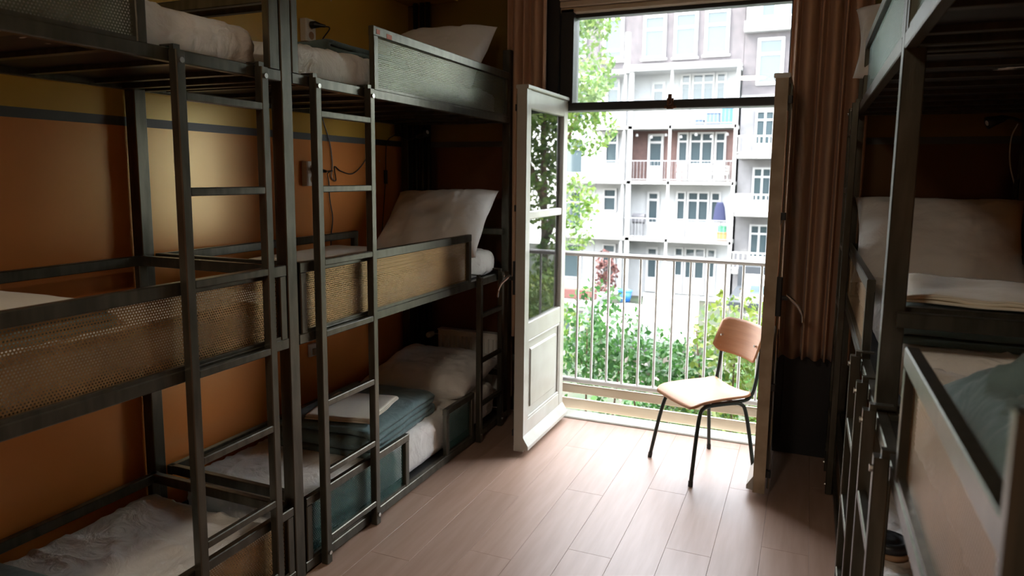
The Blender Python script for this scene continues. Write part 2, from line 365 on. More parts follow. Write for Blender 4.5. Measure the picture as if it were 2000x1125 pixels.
# ------------------------------------------------------------------ french door leaves (built closed along local +x from the hinge, then swung)
def leaf(name, label, hinge, ang, inside, mframe, medge, with_bolt):
    """local: x from hinge 0..W, y thickness, z up. inside = sign of local y that is the room face"""
    W, T = .70, .050
    root = sempty(name, (hinge[0], hinge[1], 0), label); root.rotation_euler.z = ang; root['wloc'] = (0., 0., 0.)
    zs = (.02, .19, .72, .765, 1.36, 1.405, 1.965, 2.065)
    sw = .075
    def b(nm, m, *q, c=.004):
        return obj(nm, MB().box(*q, c), m, root)
    b('hinge_stile', mframe, 0, sw, -T/2, T/2, zs[0], zs[7])
    b('lock_stile', mframe, W-sw, W-.004, -T/2, T/2, zs[0], zs[7])
    e = obj('leading_edge', MB().box(W-.004, W, -T/2-.004, T/2+.004, zs[0], zs[7]), medge, root); e['label'] = 'worn leading edge of the leaf'
    b('bottom_rail', mframe, sw, W-sw, -T/2+.002, T/2-.002, zs[0], zs[1])
    b('lock_rail', mframe, sw, W-sw, -T/2+.002, T/2-.002, zs[2]-.06, zs[3])
    b('glazing_bar', mframe, sw, W-sw, -T/2+.006, T/2-.006, zs[4]-.005, zs[5]-.005)
    b('top_rail', mframe, sw, W-sw, -T/2+.002, T/2-.002, zs[6], zs[7])
    b('cornice_strip', mframe, -.0, W, -T/2-.012, T/2+.012, zs[7], zs[7]+.022)
    b('pane', M_doorglass, sw-.005, W-sw+.005, -.002, .002, zs[3]-.005, zs[4]+.002, c=0)
    b('pane', M_doorglass, sw-.005, W-sw+.005, -.002, .002, zs[5]-.012, zs[6]+.005, c=0)
    p = b('lower_panel', mframe, sw, W-sw, -.010, .010, zs[1], zs[2]-.06, c=0)
    obj('raised_field', MB().box(sw+.06, W-sw-.06, -.019, .019, zs[1]+.055, zs[2]-.115, .012), mframe, p)
    mo = MB()
    for s in (-1, 1):
        y0, y1 = (s*.010, s*.022)
        mo.box(sw, W-sw, y0, y1, zs[1], zs[1]+.016, .004).box(sw, W-sw, y0, y1, zs[2]-.076, zs[2]-.06, .004).box(sw, sw+.016, y0, y1, zs[1], zs[2]-.06, .004).box(W-sw-.016, W-sw, y0, y1, zs[1], zs[2]-.06, .004)
    obj('panel_moulding', mo, mframe, p)
    wb = MB(); s = -inside
    wb.quad_prism([(s*T/2, .03), (s*(T/2+.035), .035), (s*(T/2+.035), .055), (s*T/2, .11)], 0, 0, W)
    obj('weather_bar', wb, mframe, root)
    if with_bolt:
        s = inside; y = s*(T/2+.016)
        obj('bolt_rod', MB().tube([(W-.035, y, .04), (W-.035, y, 2.04)], .006, 8), M_chrome, root)
        for z in (.10, .55, 1.40, 1.95):
            obj('bolt_guide', MB().box(W-.05, W-.02, s*T/2, s*(T/2+.026), z, z+.035, .004), M_black, root)
        h = MB().box(W-.055, W-.015, s*T/2, s*(T/2+.03), .93, 1.12, .006).tube([(W-.035, s*(T/2+.02), 1.02), (W-.035, s*(T/2+.055), 1.02)], .012, 10)
        hb = obj('handle_box', h, M_black, root)
        obj('lever_handle', MB().tube(spline([(W-.035, s*(T/2+.05), 1.035), (W-.036, s*(T/2+.075), 1.015), (W-.038, s*(T/2+.105), .985), (W-.040, s*(T/2+.125), .945), (W-.041, s*(T/2+.130), .905)], 5), [.008]*5+[.0085]*5+[.0075]*5+[.006]*6, 10), M_chrome, hb)
    for z in (.25, 1.05, 1.85):
        obj('hinge', MB().tube([(-.004, inside*T/2, z), (-.004, inside*T/2, z+.10)], .008, 8), M_black, root)
    return root
leaf('door_1', 'white glazed balcony door leaf swung open against the left bunk', (-1.458, YF-.01, 0), math.radians(-90.3), -1, M_white, M_white, True)
leaf('door_2', 'glazed balcony door leaf swung open beside the wooden chair, seen edge on', (-.148, YF-.01, 0), math.radians(-90.2), 1, M_white, M_worn, True)

# ------------------------------------------------------------------ perforated sheet
def perf(x, y0, y1, z0, z1, pitch=.0096, r=.0028):
    dy = pitch; dz = pitch*math.sqrt(3)/2
    ny = int((y1-y0)/dy); nz = int((z1-z0)/dz)
    R = pitch/math.sqrt(3); a = np.arange(6)*math.pi/3+math.pi/6
    outer = np.stack([R*np.cos(a), R*np.sin(a)], 1); inner = np.stack([r*np.cos(a), r*np.sin(a)], 1)
    ring = np.concatenate([outer, inner])
    jj, ii = np.meshgrid(np.arange(nz), np.arange(ny), indexing='ij')
    cy = y0 + (ii+.5*(jj % 2)+.5)*dy; cz = z0 + (jj+.5)*dz
    c = np.stack([cy.ravel(), cz.ravel()], 1)
    P = c[:, None, :] + ring[None]
    N = len(c)
    V = np.empty((N*12, 3)); V[:, 0] = x; V[:, 1:] = P.reshape(-1, 2)
    V[:, 1] = np.clip(V[:, 1], y0, y1)
    q = np.array([(k, (k+1) % 6, 6+(k+1) % 6, 6+k) for k in range(6)])
    Fq = (np.arange(N)[:, None, None]*12 + q[None]).reshape(-1, 4)
    return V, Fq
def perf_obj(name, arr, m, parent):
    V, Fq = arr; me = bpy.data.meshes.new(name)
    me.vertices.add(len(V)); me.vertices.foreach_set('co', V.ravel().astype(np.float32))
    me.loops.add(Fq.size); me.loops.foreach_set('vertex_index', Fq.ravel().astype(np.int32))
    me.polygons.add(len(Fq)); me.polygons.foreach_set('loop_start', np.arange(0, Fq.size, 4, dtype=np.int32))
    me.update(calc_edges=True); me.materials.append(m)
    o = bpy.data.objects.new(name, me); o.parent = parent; o.location = -Vector(parent.get('wloc', (0, 0, 0))); o['wloc'] = (0., 0., 0.)
    COL.objects.link(o); return o

# ------------------------------------------------------------------ bunk beds
def bunk(label, xf, dr, y0, y1, posts, top_guard, mid_guard, low_guard, tall, small, extra_bars=(), back_guard=None, low_mat=None, stickers=False, top_mat=None):
    """xf: front plane, dr: direction into the bed (-1 left row, +1 right row)"""
    D = .80
    X = lambda d: xf + dr*d
    root = thing('triple_bunk_bed', label, 'bunk bed', (X(D/2), (y0+y1)/2, 0), 'steel triple bunk beds')
    C = .003
    for (a, b) in posts:
        obj('post', MB().box(X(0), X(.052), a, b, 0, 2.375, C), M_steel, root)
        obj('post', MB().box(X(D-.055), X(D), a, b, 0, 2.375, C), M_steel, root)
    levels = ((.008, .050), (.945, .985), (1.925, 1.965))
    for (z0, z1) in levels:
        obj('front_rail', MB().box(X(.0), X(.03), y0, y1, z0, z1, C), M_steel, root)
        obj('back_rail', MB().box(X(D-.035), X(D-.005), y0, y1, z0, z1, C), M_steel, root)
        for (a, b) in ((y0, y0+.03), (y1-.03, y1)):
            obj('end_rail', MB().box(X(.03), X(D-.035), a, b, z0, z1, C), M_steel, root)
        obj('base_board', MB().box(X(.03), X(D-.035), y0+.03, y1-.03, z0+.0245, z0+.028), M_black, root)
        n = 8
        for k in range(n):
            ys = y0+.13 + k*(y1-y0-.26)/(n-1)
            obj('slat', MB().box(X(.03), X(D-.035), ys-.015, ys+.015, z0+.008, z0+.024), M_steel, root)
    # raised end rails and back guards of each level
    for zt in (.33, 1.26, 2.235):
        for (a, b) in ((y0+.002, y0+.03), (y1-.03, y1-.002)):
            obj('end_guard_rail', MB().box(X(.03), X(D-.055), a, b, zt-.04, zt, C), M_steel, root)
    bgs = back_guard or (y0, y1)
    for zt in (.33, 1.26):
        obj('back_guard', MB().box(X(D-.085), X(D-.055), bgs[0], bgs[1], zt-.04, zt, C).box(X(D-.085), X(D-.055), bgs[1]-.04, bgs[1], zt-.22, zt-.04, C), M_steel, root)
    for (a, b, z0, z1) in extra_bars:
        obj('corner_bar', MB().box(X(.0), X(.03), a, b, z0, z1, C), M_steel, root)
    def guard(ya, yb, zb, zt, m=M_mesh, tw=.042, bottom=True):
        g = obj('guard_panel', MB().box(X(.001), X(.028), ya, yb, zt-tw, zt, C), M_steel, root)
        obj('panel_upright', MB().box(X(.001), X(.028), ya, ya+.034, zb, zt-tw, C), M_steel, g)
        obj('panel_upright', MB().box(X(.001), X(.028), yb-.034, yb, zb, zt-tw, C), M_steel, g)
        if bottom: obj('panel_sill', MB().box(X(.004), X(.024), ya+.034, yb-.034, zb, zb+.012), M_steel, g)
        perf_obj('perforated_sheet', perf(X(.018), ya+.028, yb-.028, zb+.004, zt-tw+.006), m, g)
        return g
    if top_guard:
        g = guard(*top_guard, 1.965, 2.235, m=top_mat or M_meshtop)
        if stickers:
            obj('sticker', MB().box(X(-.0008), X(.0015), 2.665, 2.690, 2.203, 2.222), M_pink, g)['label'] = 'small pink and white sticker'
            obj('sticker', MB().box(X(-.0008), X(.0015), 2.745, 2.785, 2.196, 2.216), M_pink, g)
    for q in mid_guard: guard(*q, .985, 1.262)
    for q in low_guard: guard(*q, .050, .315, m=low_mat or M_mesh, tw=.036)
    def ladder(a, b, top, rungs, label=None):
        L = obj('ladder', MB().box(X(-.035), X(-.003), a, a+.034, .004, top, C), M_steel, root)
        obj('stile', MB().box(X(-.035), X(-.003), b-.034, b, .004, top, C), M_steel, L)
        for z in rungs: obj('rung', MB().box(X(-.034), X(-.012), a+.034, b-.034, z-.013, z+.013, C), M_steel, L)
        for yy in (a+.017, b-.017):
            for zz in (top-.03, .05):
                obj('bolt_head', MB().tube([(X(-.034), yy, zz), (X(-.041), yy, zz)], .009, 8), M_chrome, L)
            obj('hook', MB().box(X(-.004), X(.036), yy-.012, yy+.012, top+.012, top+.017).box(X(-.02), X(-.004), yy-.012, yy+.012, top-.02, top+.017), M_steel, L)
    if 'right picture edge' in label:
        obj('grab_post', MB().box(X(-.044), X(.0), 0.607, .632, .99, 1.428, .006), M_steel, root)
    if tall: ladder(tall[0], tall[1], 1.958, [.108+.2863*k for k in range(7)])
    if small: ladder(small[0], small[1], 1.004, [.232, .50, .775])
    return root

XFL, XFR = -1.77, .196
bunk('dark steel triple bunk nearest on the left, its ladder against the orange wall', XFL, -1, .02, 2.05, [(-.04, .018), (2.055, 2.110)], (.12, 1.503), [(.06, 2.048)], [(.06, 1.38), (1.38, 2.048)], (1.566, 1.950), None,
     extra_bars=[(1.997, 2.048, 1.966, 2.375)])
bunk('dark steel triple bunk on the left whose foot meets the open white door', XFL, -1, 2.114, 4.14, [(4.142, 4.205)], (2.644, 4.138), [(2.128, 3.604)], [(2.126, 2.905), (3.300, 3.645)], (2.200, 2.592), (3.655, 4.0),
     extra_bars=[(2.114, 2.150, 1.966, 2.375)], back_guard=(2.114, 3.515), low_mat=M_teal, stickers=True)
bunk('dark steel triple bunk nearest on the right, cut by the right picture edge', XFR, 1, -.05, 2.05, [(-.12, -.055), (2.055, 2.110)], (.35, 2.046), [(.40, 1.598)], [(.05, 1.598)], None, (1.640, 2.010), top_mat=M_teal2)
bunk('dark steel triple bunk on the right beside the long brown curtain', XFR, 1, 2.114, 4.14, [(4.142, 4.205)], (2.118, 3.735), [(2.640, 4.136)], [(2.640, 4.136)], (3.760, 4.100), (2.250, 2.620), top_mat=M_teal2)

# ------------------------------------------------------------------ mattresses and bedding
def mattress(name, label, x0, x1, y0, y1, z0, z1, amp=.006, seed=0, group='mattresses on the bunks', r=.05):
    cx, cy, cz = (x0+x1)/2, (y0+y1)/2, (z0+z1)/2; hx, hy, hz = (x1-x0)/2, (y1-y0)/2, (z1-z0)/2
    r = min(r, hz*.9)
    mb = MB(); st = .017
    def face(ax, sg, b, d, h):
        nb = max(2, int(2*h[b]/st)); nd = max(2, int(2*h[d]/st))
        base = len(mb.v); vs = []
        for i in range(nb+1):
            for j in range(nd+1):
                q = [0, 0, 0]; q[ax] = sg*h[ax]; q[b] = -h[b]+2*h[b]*i/nb; q[d] = -h[d]+2*h[d]*j/nd
                p = Vector(q); inner = Vector([max(-(h[k]-r), min(h[k]-r, p[k])) for k in range(3)])
                n = (p-inner); n = n.normalized() if n.length > 1e-6 else Vector([sg if k == ax else 0 for k in range(3)])
                s = inner + n*r
                w = Vector((s.x*4.5, s.y*2.2+seed*7.3, s.z*3.5+seed))
                q1 = noise.noise(Vector((s.x*3, s.y*3, seed)))*1.5
                dsp = amp*.8*noise.fractal(w*.8, 1, 2, 3)
                def ridge(a, b, c, wd): return max(0, 1-abs(noise.noise(Vector((a, b, c))))/wd)**1.5
                dsp += amp*.75*ridge(s.x*3+s.y*7+q1, s.y*1.2-s.x*1.2+.6*q1, s.z*10+seed, .13)
                dsp += amp*.55*ridge(s.x*10-s.y*8+q1*1.5, s.y*1.8+s.x*1.8, s.z*9-seed, .12)
                dsp += amp*.5*ridge(s.x*2+q1, s.y*11+s.x*4+q1, s.z*6+2*seed, .11)
                if s.z < -hz*.6: dsp *= .3
                vs.append(s + n*dsp + Vector((cx, cy, cz)))
        mb.add(vs, [(base*0+i*(nd+1)+j, (i+1)*(nd+1)+j, (i+1)*(nd+1)+j+1, i*(nd+1)+j+1) for i in range(nb) for j in range(nd)])
    h = (hx, hy, hz)
    for ax, (b, d) in ((0, (1, 2)), (1, (0, 2)), (2, (0, 1))):
        for sg in (-1, 1): face(ax, sg, b, d, h)
    me_o = obj(name, mb, M_sheet, smooth=True, fix=False)
    import bmesh
    bm = bmesh.new(); bm.from_mesh(me_o.data); bmesh.ops.remove_doubles(bm, verts=bm.verts, dist=.004); bmesh.ops.recalc_face_normals(bm, faces=bm.faces); bm.to_mesh(me_o.data); bm.free()
    me_o.data.polygons.foreach_set('use_smooth', [True]*len(me_o.data.polygons))
    return tag(me_o, label, 'mattress', group)
G_L, G_R = (XFL-.735, XFL-.065), (XFR+.065, XFR+.735)
ml = [('bottom', .040, .255), ('middle', .977, 1.125), ('top', 1.957, 2.105)]
MLAB = {
 ('LN', 'bottom'): 'white sheeted mattress on the bottom tier of the nearest left bunk',
 ('LN', 'middle'): 'dim sheeted mattress behind the long perforated guard of the nearest left bunk',
 ('LN', 'top'): 'white sheeted mattress with rounded end on the top tier at upper left',
 ('LF', 'bottom'): 'white mattress under the folded quilt on the bottom tier, far left bunk',
 ('LF', 'middle'): 'white mattress behind the golden perforated guard, its end bare',
 ('LF', 'top'): 'white crumpled mattress on the top tier beside the stickered guard panel',
 ('RN', 'bottom'): 'white mattress low on the right under the round black pouch',
 ('RN', 'middle'): 'grey white mattress behind the big perforated guard at lower right',
 ('RN', 'top'): 'mattress on the top tier of the bunk at the right picture edge',
 ('RF', 'bottom'): 'mattress on the bottom tier of the far right bunk by the curtain',
 ('RF', 'middle'): 'white mattress under the quilt and tall pillow on the far right bunk',
 ('RF', 'top'): 'white mattress with sheet bulging past the top guard by the right curtain'}
k = 0
for key, (gx, ya, yb) in {'LN': (G_L, .04, 2.015), 'LF': (G_L, 2.185, 4.085), 'RN': (G_R, -.01, 2.005), 'RF': (G_R, 2.150, 4.085)}.items():
    for nm, z0, z1 in ml:
        k += 1
        mattress('mattress', MLAB[(key, nm)], gx[0], gx[1], ya, yb, z0-.003, z1, seed=k, amp=.012)

def pillow(label, loc, ex, ey, w, l, t, seed=0, sag=0, group='white pillows on the bunks', ears=1.0):
    ex = Vector(ex).normalized(); ez = ex.cross(Vector(ey)).normalized(); ey = ez.cross(ex); loc = Vector(loc)
    mb = MB(); N = 56
    def P(u, v, sg):
        e = .075*ears
        x = u*(1-e*(1-v*v)*abs(u)**3); y = v*(1-e*(1-u*u)*abs(v)**3)
        cu, cv = 1-abs(u)**3.2, 1-abs(v)**3.2
        h = max(0, cu*cv)**.52
        wr = noise.fractal(Vector((u*1.6+seed*3.1, v*1.6, sg*.7)), 1, 2, 4)*.16 + .10*(.5-abs(noise.noise(Vector((u*3+seed, v*3.4-u, sg+seed)))))
        h = h*(1+wr*1.1)
        for s0 in (-.42, .42):
            h -= .05*math.exp(-((u-s0-.03*math.sin(v*4+seed))/.022)**2)*(h > .2)
        z = sg*t/2*h
        edge = (1-h)*noise.noise(Vector((u*2.2, v*2.2, seed)))*.05
        return loc + ex*(x*w/2) + ey*(y*l/2) + ez*(z + edge*t*1.5 + sag*(u*u))
    for sg in (1, -1):
        mb.grid(lambda a, b: P(2*a-1, 2*b-1, sg), N, N)
    o = obj('pillow', mb, M_pillow, smooth=True, fix=False)
    import bmesh
    bm = bmesh.new(); bm.from_mesh(o.data); bmesh.ops.remove_doubles(bm, verts=bm.verts, dist=.0008); bmesh.ops.recalc_face_normals(bm, faces=bm.faces); bm.to_mesh(o.data); bm.free()
    o.data.polygons.foreach_set('use_smooth', [True]*len(o.data.polygons))
    return tag(o, label, 'pillow', group)
pillow('plump white pillow lying on the bottom tier in front of the radiator', (-2.155, 3.83, .352), (1, .06, -.01), (-.05, 1, .10), .70, .62, .22, 1)
pillow('large white pillow propped up on the middle tier above the golden guard', (-2.15, 3.86, 1.30), (1, .08, .03), (-.05, .66, .58), .70, .58, .20, 2)
pillow('white pillow leaning at the window end of the top tier on the left', (-2.17, 3.88, 2.295), (1, .05, .02), (-.05, .62, .60), .68, .60, .22, 3)
pillow('wide white pillow standing at the head of the middle tier, far right bunk', (.585, 3.95, 1.30), (1, -.03, .0), (.0, .55, .72), .74, .52, .20, 4)
pillow('white pillow poking out past the top guard beside the right curtain', (.525, 3.88, 2.26), (1, -.02, .0), (.0, .6, .62), .74, .54, .20, 5)

def folded(name, label, cat, x0, x1, y0, y1, z0, layers, t, m, seed=0, group=None, rot=0, amp=.006, droop=0):
    """fabric folded over and over: one continuous strip laid back and forth, swept across"""
    prof = []; L = y1-y0; r = t*.62
    for k in range(layers):
        z = z0 + t*.5 + k*t*1.24
        ins = [0, .012, .004, .016, .008, .018, .010][k % 7]
        a, b = (y0+r+ins, y1-r-ins) if k % 2 == 0 else (y1-r-ins, y0+r+ins)
        n = 18
        for i in range(n+1): prof.append((a+(b-a)*i/n, z))
        if k < layers-1:
            s = 1 if b > a else -1
            for i in range(1, 6):
                an = math.pi*i/6; prof.append((b+s*r*math.sin(an), z + .62*t*(1-math.cos(an))))
    n = len(prof); W = x1-x0; cx, cy = (x0+x1)/2, (y0+y1)/2; nx = 22
    mb = MB(); cr, sr = math.cos(rot), math.sin(rot)
    def fn(a, b):
        i = min(n-1, round(b*(n-1))); y, z = prof[i]; u = a*2-1
        x = x0+W*a + .008*noise.noise(Vector((0, y*6, z*30+seed)))
        w = Vector((x*6+seed, y*6, z*14+seed*2)); f = noise.fractal(w, 1, 2, 3)*amp
        zz = z + f*min(1, (z-z0)/t) 
        edge = max(0, abs(u)-.86)/.14
        zz -= (z-z0)*.16*edge**2
        dx, dy = x-cx, y-cy
        return (cx+dx*cr-dy*sr, cy+dx*sr+dy*cr, zz)
    mb.grid(fn, nx, n-1)
    o = obj(name, mb, m, smooth=True, fix=False, solid=t*.92)
    return tag(o, label, cat, group)
B0 = .262
folded('folded_quilt', 'teal grey quilt folded thick on the bottom tier, far left bunk', 'quilt', -2.40, -1.865, 2.62, 3.36, B0, 4, .027, M_blanket, 1, 'folded teal quilts', rot=.08)
folded('folded_sheet', 'cream sheet folded square on the teal quilt, bottom tier', 'bed linen', -2.27, -1.93, 2.70, 3.10, B0+.138, 3, .006, M_cream, 2, 'folded cream linen', rot=.20, amp=.003)
folded('folded_quilt', 'teal quilt folded on the middle tier behind the golden guard panel', 'quilt', -2.42, -1.85, 2.42, 3.22, 1.133, 3, .018, M_blanket, 3, 'folded teal quilts', rot=.03)
folded('folded_sheet', 'cream sheet folded on the quilt, middle tier of the far left bunk', 'bed linen', -2.36, -1.90, 2.46, 3.16, 1.20, 2, .006, M_cream, 4, 'folded cream linen', rot=.05, amp=.003)
folded('folded_quilt', 'dark teal quilt folded on the top tier beside the wall socket', 'quilt', -2.43, -1.98, 2.62, 3.25, 2.115, 3, .022, M_blanket, 5, 'folded teal quilts', rot=-.04)
folded('folded_quilt', 'teal quilt at the lower left corner, bottom tier of the nearest bunk', 'quilt', -2.42, -1.90, .82, 1.30, B0, 4, .024, M_blanket, 6, 'folded teal quilts', rot=.05)
folded('folded_quilt', 'teal quilt at the left picture edge, middle tier of the nearest bunk', 'quilt', -2.42, -1.90, .78, 1.44, 1.133, 3, .022, M_blanket, 7, 'folded teal quilts', rot=.04)
folded('folded_sheet', 'cream sheet on the quilt at the left picture edge', 'bed linen', -2.34, -1.94, .86, 1.36, 1.218, 2, .006, M_cream, 8, 'folded cream linen', rot=.05, amp=.003)
folded('folded_quilt', 'teal quilt folded before the tall pillow, middle tier of the far right bunk', 'quilt', .27, .84, 2.22, 3.02, 1.133, 4, .021, M_blanket, 9, 'folded teal quilts', rot=-.04)
folded('folded_sheet', 'cream linen rumpled on the quilt below the tall right pillow', 'bed linen', .30, .80, 2.28, 2.78, 1.244, 3, .007, M_cream, 10, 'folded cream linen', rot=-.12, amp=.010)
# loose quilt, lower right
mb = MB()
def loose(a, b):
    x = XFR+.075+.60*a; y = .35+1.42*b
    e = min(a, 1-a, .5)*2; f = min(b, 1-b, .5)*2
    h = .085*(1-(1-min(1, e*3.2))**2)**.5*(1-(1-min(1, f*4))**2)**.5
    h *= 1 + .28*noise.fractal(Vector((x*4, y*4, 2)), 1, 2, 4)
    h += .022*(.5-abs(noise.noise(Vector((x*5+y*6, y*7-x*3, .7)))))*min(1, e*4)*min(1, f*4)
    h += .05*(max(0, 1-abs(noise.noise(Vector((x*4+y*5, y*3-x*5, 4.4))))/.16))*min(1, e*3)*min(1, f*4)
    h += .03*(max(0, 1-abs(noise.noise(Vector((x*11-y*6, y*7+x*4, 9.4))))/.16))*min(1, e*3)*min(1, f*4)
    h += .012*(.5-abs(noise.noise(Vector((x*12+y*9, y*15-x*8, 3.1)))))*min(1, e*4)*min(1, f*4)
    return (x + .02*noise.noise(Vector((y*5, a*3, 0))), y + .03*noise.noise(Vector((x*6, b*3, 5))), 1.128 + max(0, h))
mb.grid(loose, 60, 120)
tag(obj('loose_quilt', mb, M_blanket, smooth=True, solid=.006), 'rumpled teal quilt spread behind the big guard panel at lower right', 'quilt')
# round pouch
pr = thing('round_pouch', 'round black pouch with tan base on the bottom tier at lower right', 'pouch', (.335, 2.72, .265))
def lathe(prof, cx, cy, n=28):
    b = MB()
    b.grid(lambda a, t: (cx+prof[min(len(prof)-1, round(t*(len(prof)-1)))][0]*math.cos(a*2*math.pi), cy+prof[min(len(prof)-1, round(t*(len(prof)-1)))][0]*math.sin(a*2*math.pi), prof[min(len(prof)-1, round(t*(len(prof)-1)))][1]), n, len(prof)-1, wrap_u=True)
    return b
obj('body', lathe([(.001, .285), (.06, .285), (.072, .292), (.075, .305), (.070, .318), (.058, .324), (.050, .319), (.035, .316), (.033, .322), (.018, .324), (.001, .322)], .335, 2.72), M_blackplastic, pr, smooth=True)
obj('base', lathe([(.001, .262), (.055, .262), (.070, .268), (.074, .278), (.070, .288), (.001, .289)], .335, 2.72), M_tan, pr, smooth=True)

# ------------------------------------------------------------------ curtains
def curtain(label, x0, x1, y, z0, z1, folds, amp, seed, lean=0):
    def fn(a, b):
        z = z1 + (z0-z1)*b
        s = a*folds*2*math.pi
        k = .75+.25*b
        x = x0+(x1-x0)*a + .012*math.sin(s*.5+seed) + lean*math.sin(b*math.pi)*(1-a)
        yy = y + amp*k*math.sin(s+.7*math.sin(a*9+seed)+.25*math.sin(b*3+a*5)) + .010*noise.noise(Vector((a*8, b*2, seed)))
        return (x, yy, z)
    mb = MB().grid(fn, folds*14, 30)
    return tag(obj('curtain', mb, M_curtain, smooth=True, solid=.004, fix=False), label, 'curtain')
curtain('long brown curtain hanging between the black casing and the right bunk', -.150, .262, 4.165, .60, 2.86, 7, .045, 1)
curtain('brown curtain bunched behind the open white door on the left', -1.80, -1.545, 4.195, .55, 2.86, 4, .036, 4)
for (a, b, lab) in ((-1.95, -1.40, 'black curtain rail over the left curtain'), (-.10, .40, 'black curtain rail over the right curtain')):
    cr_ = thing('curtain_rail', lab, 'curtain rail', ((a+b)/2, 4.19, 2.86))
    obj('rod', MB().tube([(a, 4.19, 2.872), (b, 4.19, 2.872)], .012, 10), M_black, cr_)
    for xx in (a+.03, b-.03): obj('bracket', MB().box(xx-.01, xx+.01, 4.19, YF, 2.862, 2.882), M_black, cr_)

# ------------------------------------------------------------------ chair
cc = Vector((-.470, 3.862, 0)); fu = Vector((-.295, -.269, 0)).normalized(); fv = Vector((-fu.y, fu.x, 0))   # fu: facing, fv: to its left
ch = thing('wooden_chair', 'school chair with beech plywood seat and dark tube legs by the balcony', 'chair', tuple(cc))
def cp(u, v, z): return cc + fu*u + fv*v + Vector((0, 0, z))
def seat_fn(top):
    def fn(a, b):
        u = -.185+.385*a; v = (b*2-1)
        hw = (.190 if a > .0 else .19)*(1-.05*(1-a)); 
        # rounded corners
        au = abs(a*2-1); k = 1 - max(0, (au-.80)/.20)**2.4*.16
        z = .420 + .010*math.cos((a-.45)*2.6) - .024*max(0, (a-.80)/.2)**2 + .016*v*v*(.4+.6*(1-a)) + .012*max(0, (.15-a)/.15)
        return cp(u, v*hw*k, z)
    return fn
obj('seat', MB().grid(seat_fn(1), 24, 20), M_wood, ch, smooth=True, solid=.011)
def back_fn(a, b):
    v = (a*2-1); z = .635 + .185*b
    av = abs(v); topc = 1-max(0, (av-.70)/.30)**2.2*.34
    zz = .618 + .092 + (b-.5)*.195*topc
    u = -.235 - .055*(b-.3) + .045*v*v
    return cp(u, v*.185, zz)
obj('backrest', MB().grid(back_fn, 24, 12), M_wood, ch, smooth=True, solid=.010)
for s in (-1, 1):
    U = spline([cp(.205, s*.205, .006), cp(.165, s*.180, .25), cp(.138, s*.165, .365), cp(.118, s*.160, .393), cp(.07, s*.158, .405), cp(-.08, s*.158, .405), cp(-.125, s*.160, .393), cp(-.145, s*.165, .365), cp(-.165, s*.18, .25), cp(-.195, s*.205, .006)], 5)
    lg = obj('leg', MB().tube(U, .0105, 10), M_tube, ch, smooth=True)
    for (u0, v0) in ((.205, s*.205), (-.195, s*.205)):
        obj('foot_cap', MB().tube([cp(u0, v0, 0), cp(u0*.985, v0*.985, .03)], .0125, 10), M_blackplastic, lg)
    obj('back_tube', MB().tube(spline([cp(.05, s*.145, .408), cp(-.12, s*.150, .409), cp(-.180, s*.158, .430), cp(-.205, s*.163, .50), cp(-.222, s*.165, .62), cp(-.238, s*.160, .74)], 6), .010, 10), M_tube, ch, smooth=True)
    for zz in (.645, .705):
        obj('rivet', MB().tube([cp(-.213-.02*(zz-.66), s*.145, zz), cp(-.196-.02*(zz-.66), s*.145, zz)], .006, 8), M_chrome, ch)
obj('cross_brace', MB().tube([cp(.08, -.158, .402), cp(.08, .158, .402)], .009, 8), M_tube, ch)
obj('cross_brace', MB().tube([cp(-.09, -.158, .402), cp(-.09, .158, .402)], .009, 8), M_tube, ch)

# ------------------------------------------------------------------ radiator, pipes, sockets, lamps, cords
ra = thing('radiator', 'white panel radiator under the far end of the left bunk', 'radiator', (-2.08, 4.255, .10))
RX0, RX1 = -2.34, -1.80
obj('panel', MB().box(RX0, RX1, 4.235, 4.255, .10, .525, .004), M_rad, ra)
nr = 16
for i in range(nr):
    x = RX0+.02 + i*(RX1-RX0-.04)/(nr-1)
    obj('rib', MB().quad_prism([(x-.010, 4.236), (x-.005, 4.222), (x+.005, 4.222), (x+.010, 4.236)], 2, .135, .495), M_rad, ra)
obj('grille', MB().box(RX0, RX1, 4.225, 4.29, .525, .535, .002), M_rad, ra)
obj('back_panel', MB().box(RX0, RX1, 4.275, 4.295, .10, .525, .004), M_rad, ra)
vl = obj('valve', MB().tube([(RX0, 4.25, .49), (RX0-.07, 4.25, .49)], .012, 10), M_chrome, ra)
obj('valve_knob', MB().tube([(RX0-.05, 4.25, .49), (RX0-.05, 4.21, .49), (RX0-.05, 4.18, .49)], [.018, .022, .018], 12), M_plate, vl)
for x, plab in ((-2.515, 'dark heating pipe in the far left corner, the one nearest the orange wall'), (-2.465, 'dark heating pipe in the far left corner, middle of three'), (-2.42, 'dark heating pipe in the far left corner, the one nearest the window')):
    p = tag(obj('heating_pipe', MB().tube([(x, 4.255, .0), (x, 4.255, 2.735)], .017, 12), M_black, smooth=True), plab, 'pipe', 'corner heating pipes')
def socket(label, y, z0, z1, plug=True):
    s = thing('power_socket', label, 'socket', (XL, y, z0))
    obj('face_plate', MB().box(XL, XL+.045, y-.042, y+.042, z0, z1, .006), M_plate, s)
    for zz in (z0+(z1-z0)*.27, z0+(z1-z0)*.73):
        obj('outlet', MB().tube([(XL+.0455, y, zz), (XL+.0465, y, zz)], .021, 16), M_tan, s)
    return s
socket('double wall socket with black plug above the top tier, left wall', 3.215, 2.312, 2.43)
socket('double wall socket with black plug on the terracotta wall, middle tier', 3.195, 1.530, 1.665)
bs = thing('power_socket', 'broken wall socket with bare plaster beside the bottom tier', 'socket', (XL, 3.195, .54))
obj('back_box', MB().box(XL, XL+.02, 3.16, 3.225, .555, .625, .008), M_plate, bs); obj('terminal_block', MB().box(XL+.02, XL+.04, 3.18, 3.205, .565, .60, .004), M_worn, bs)
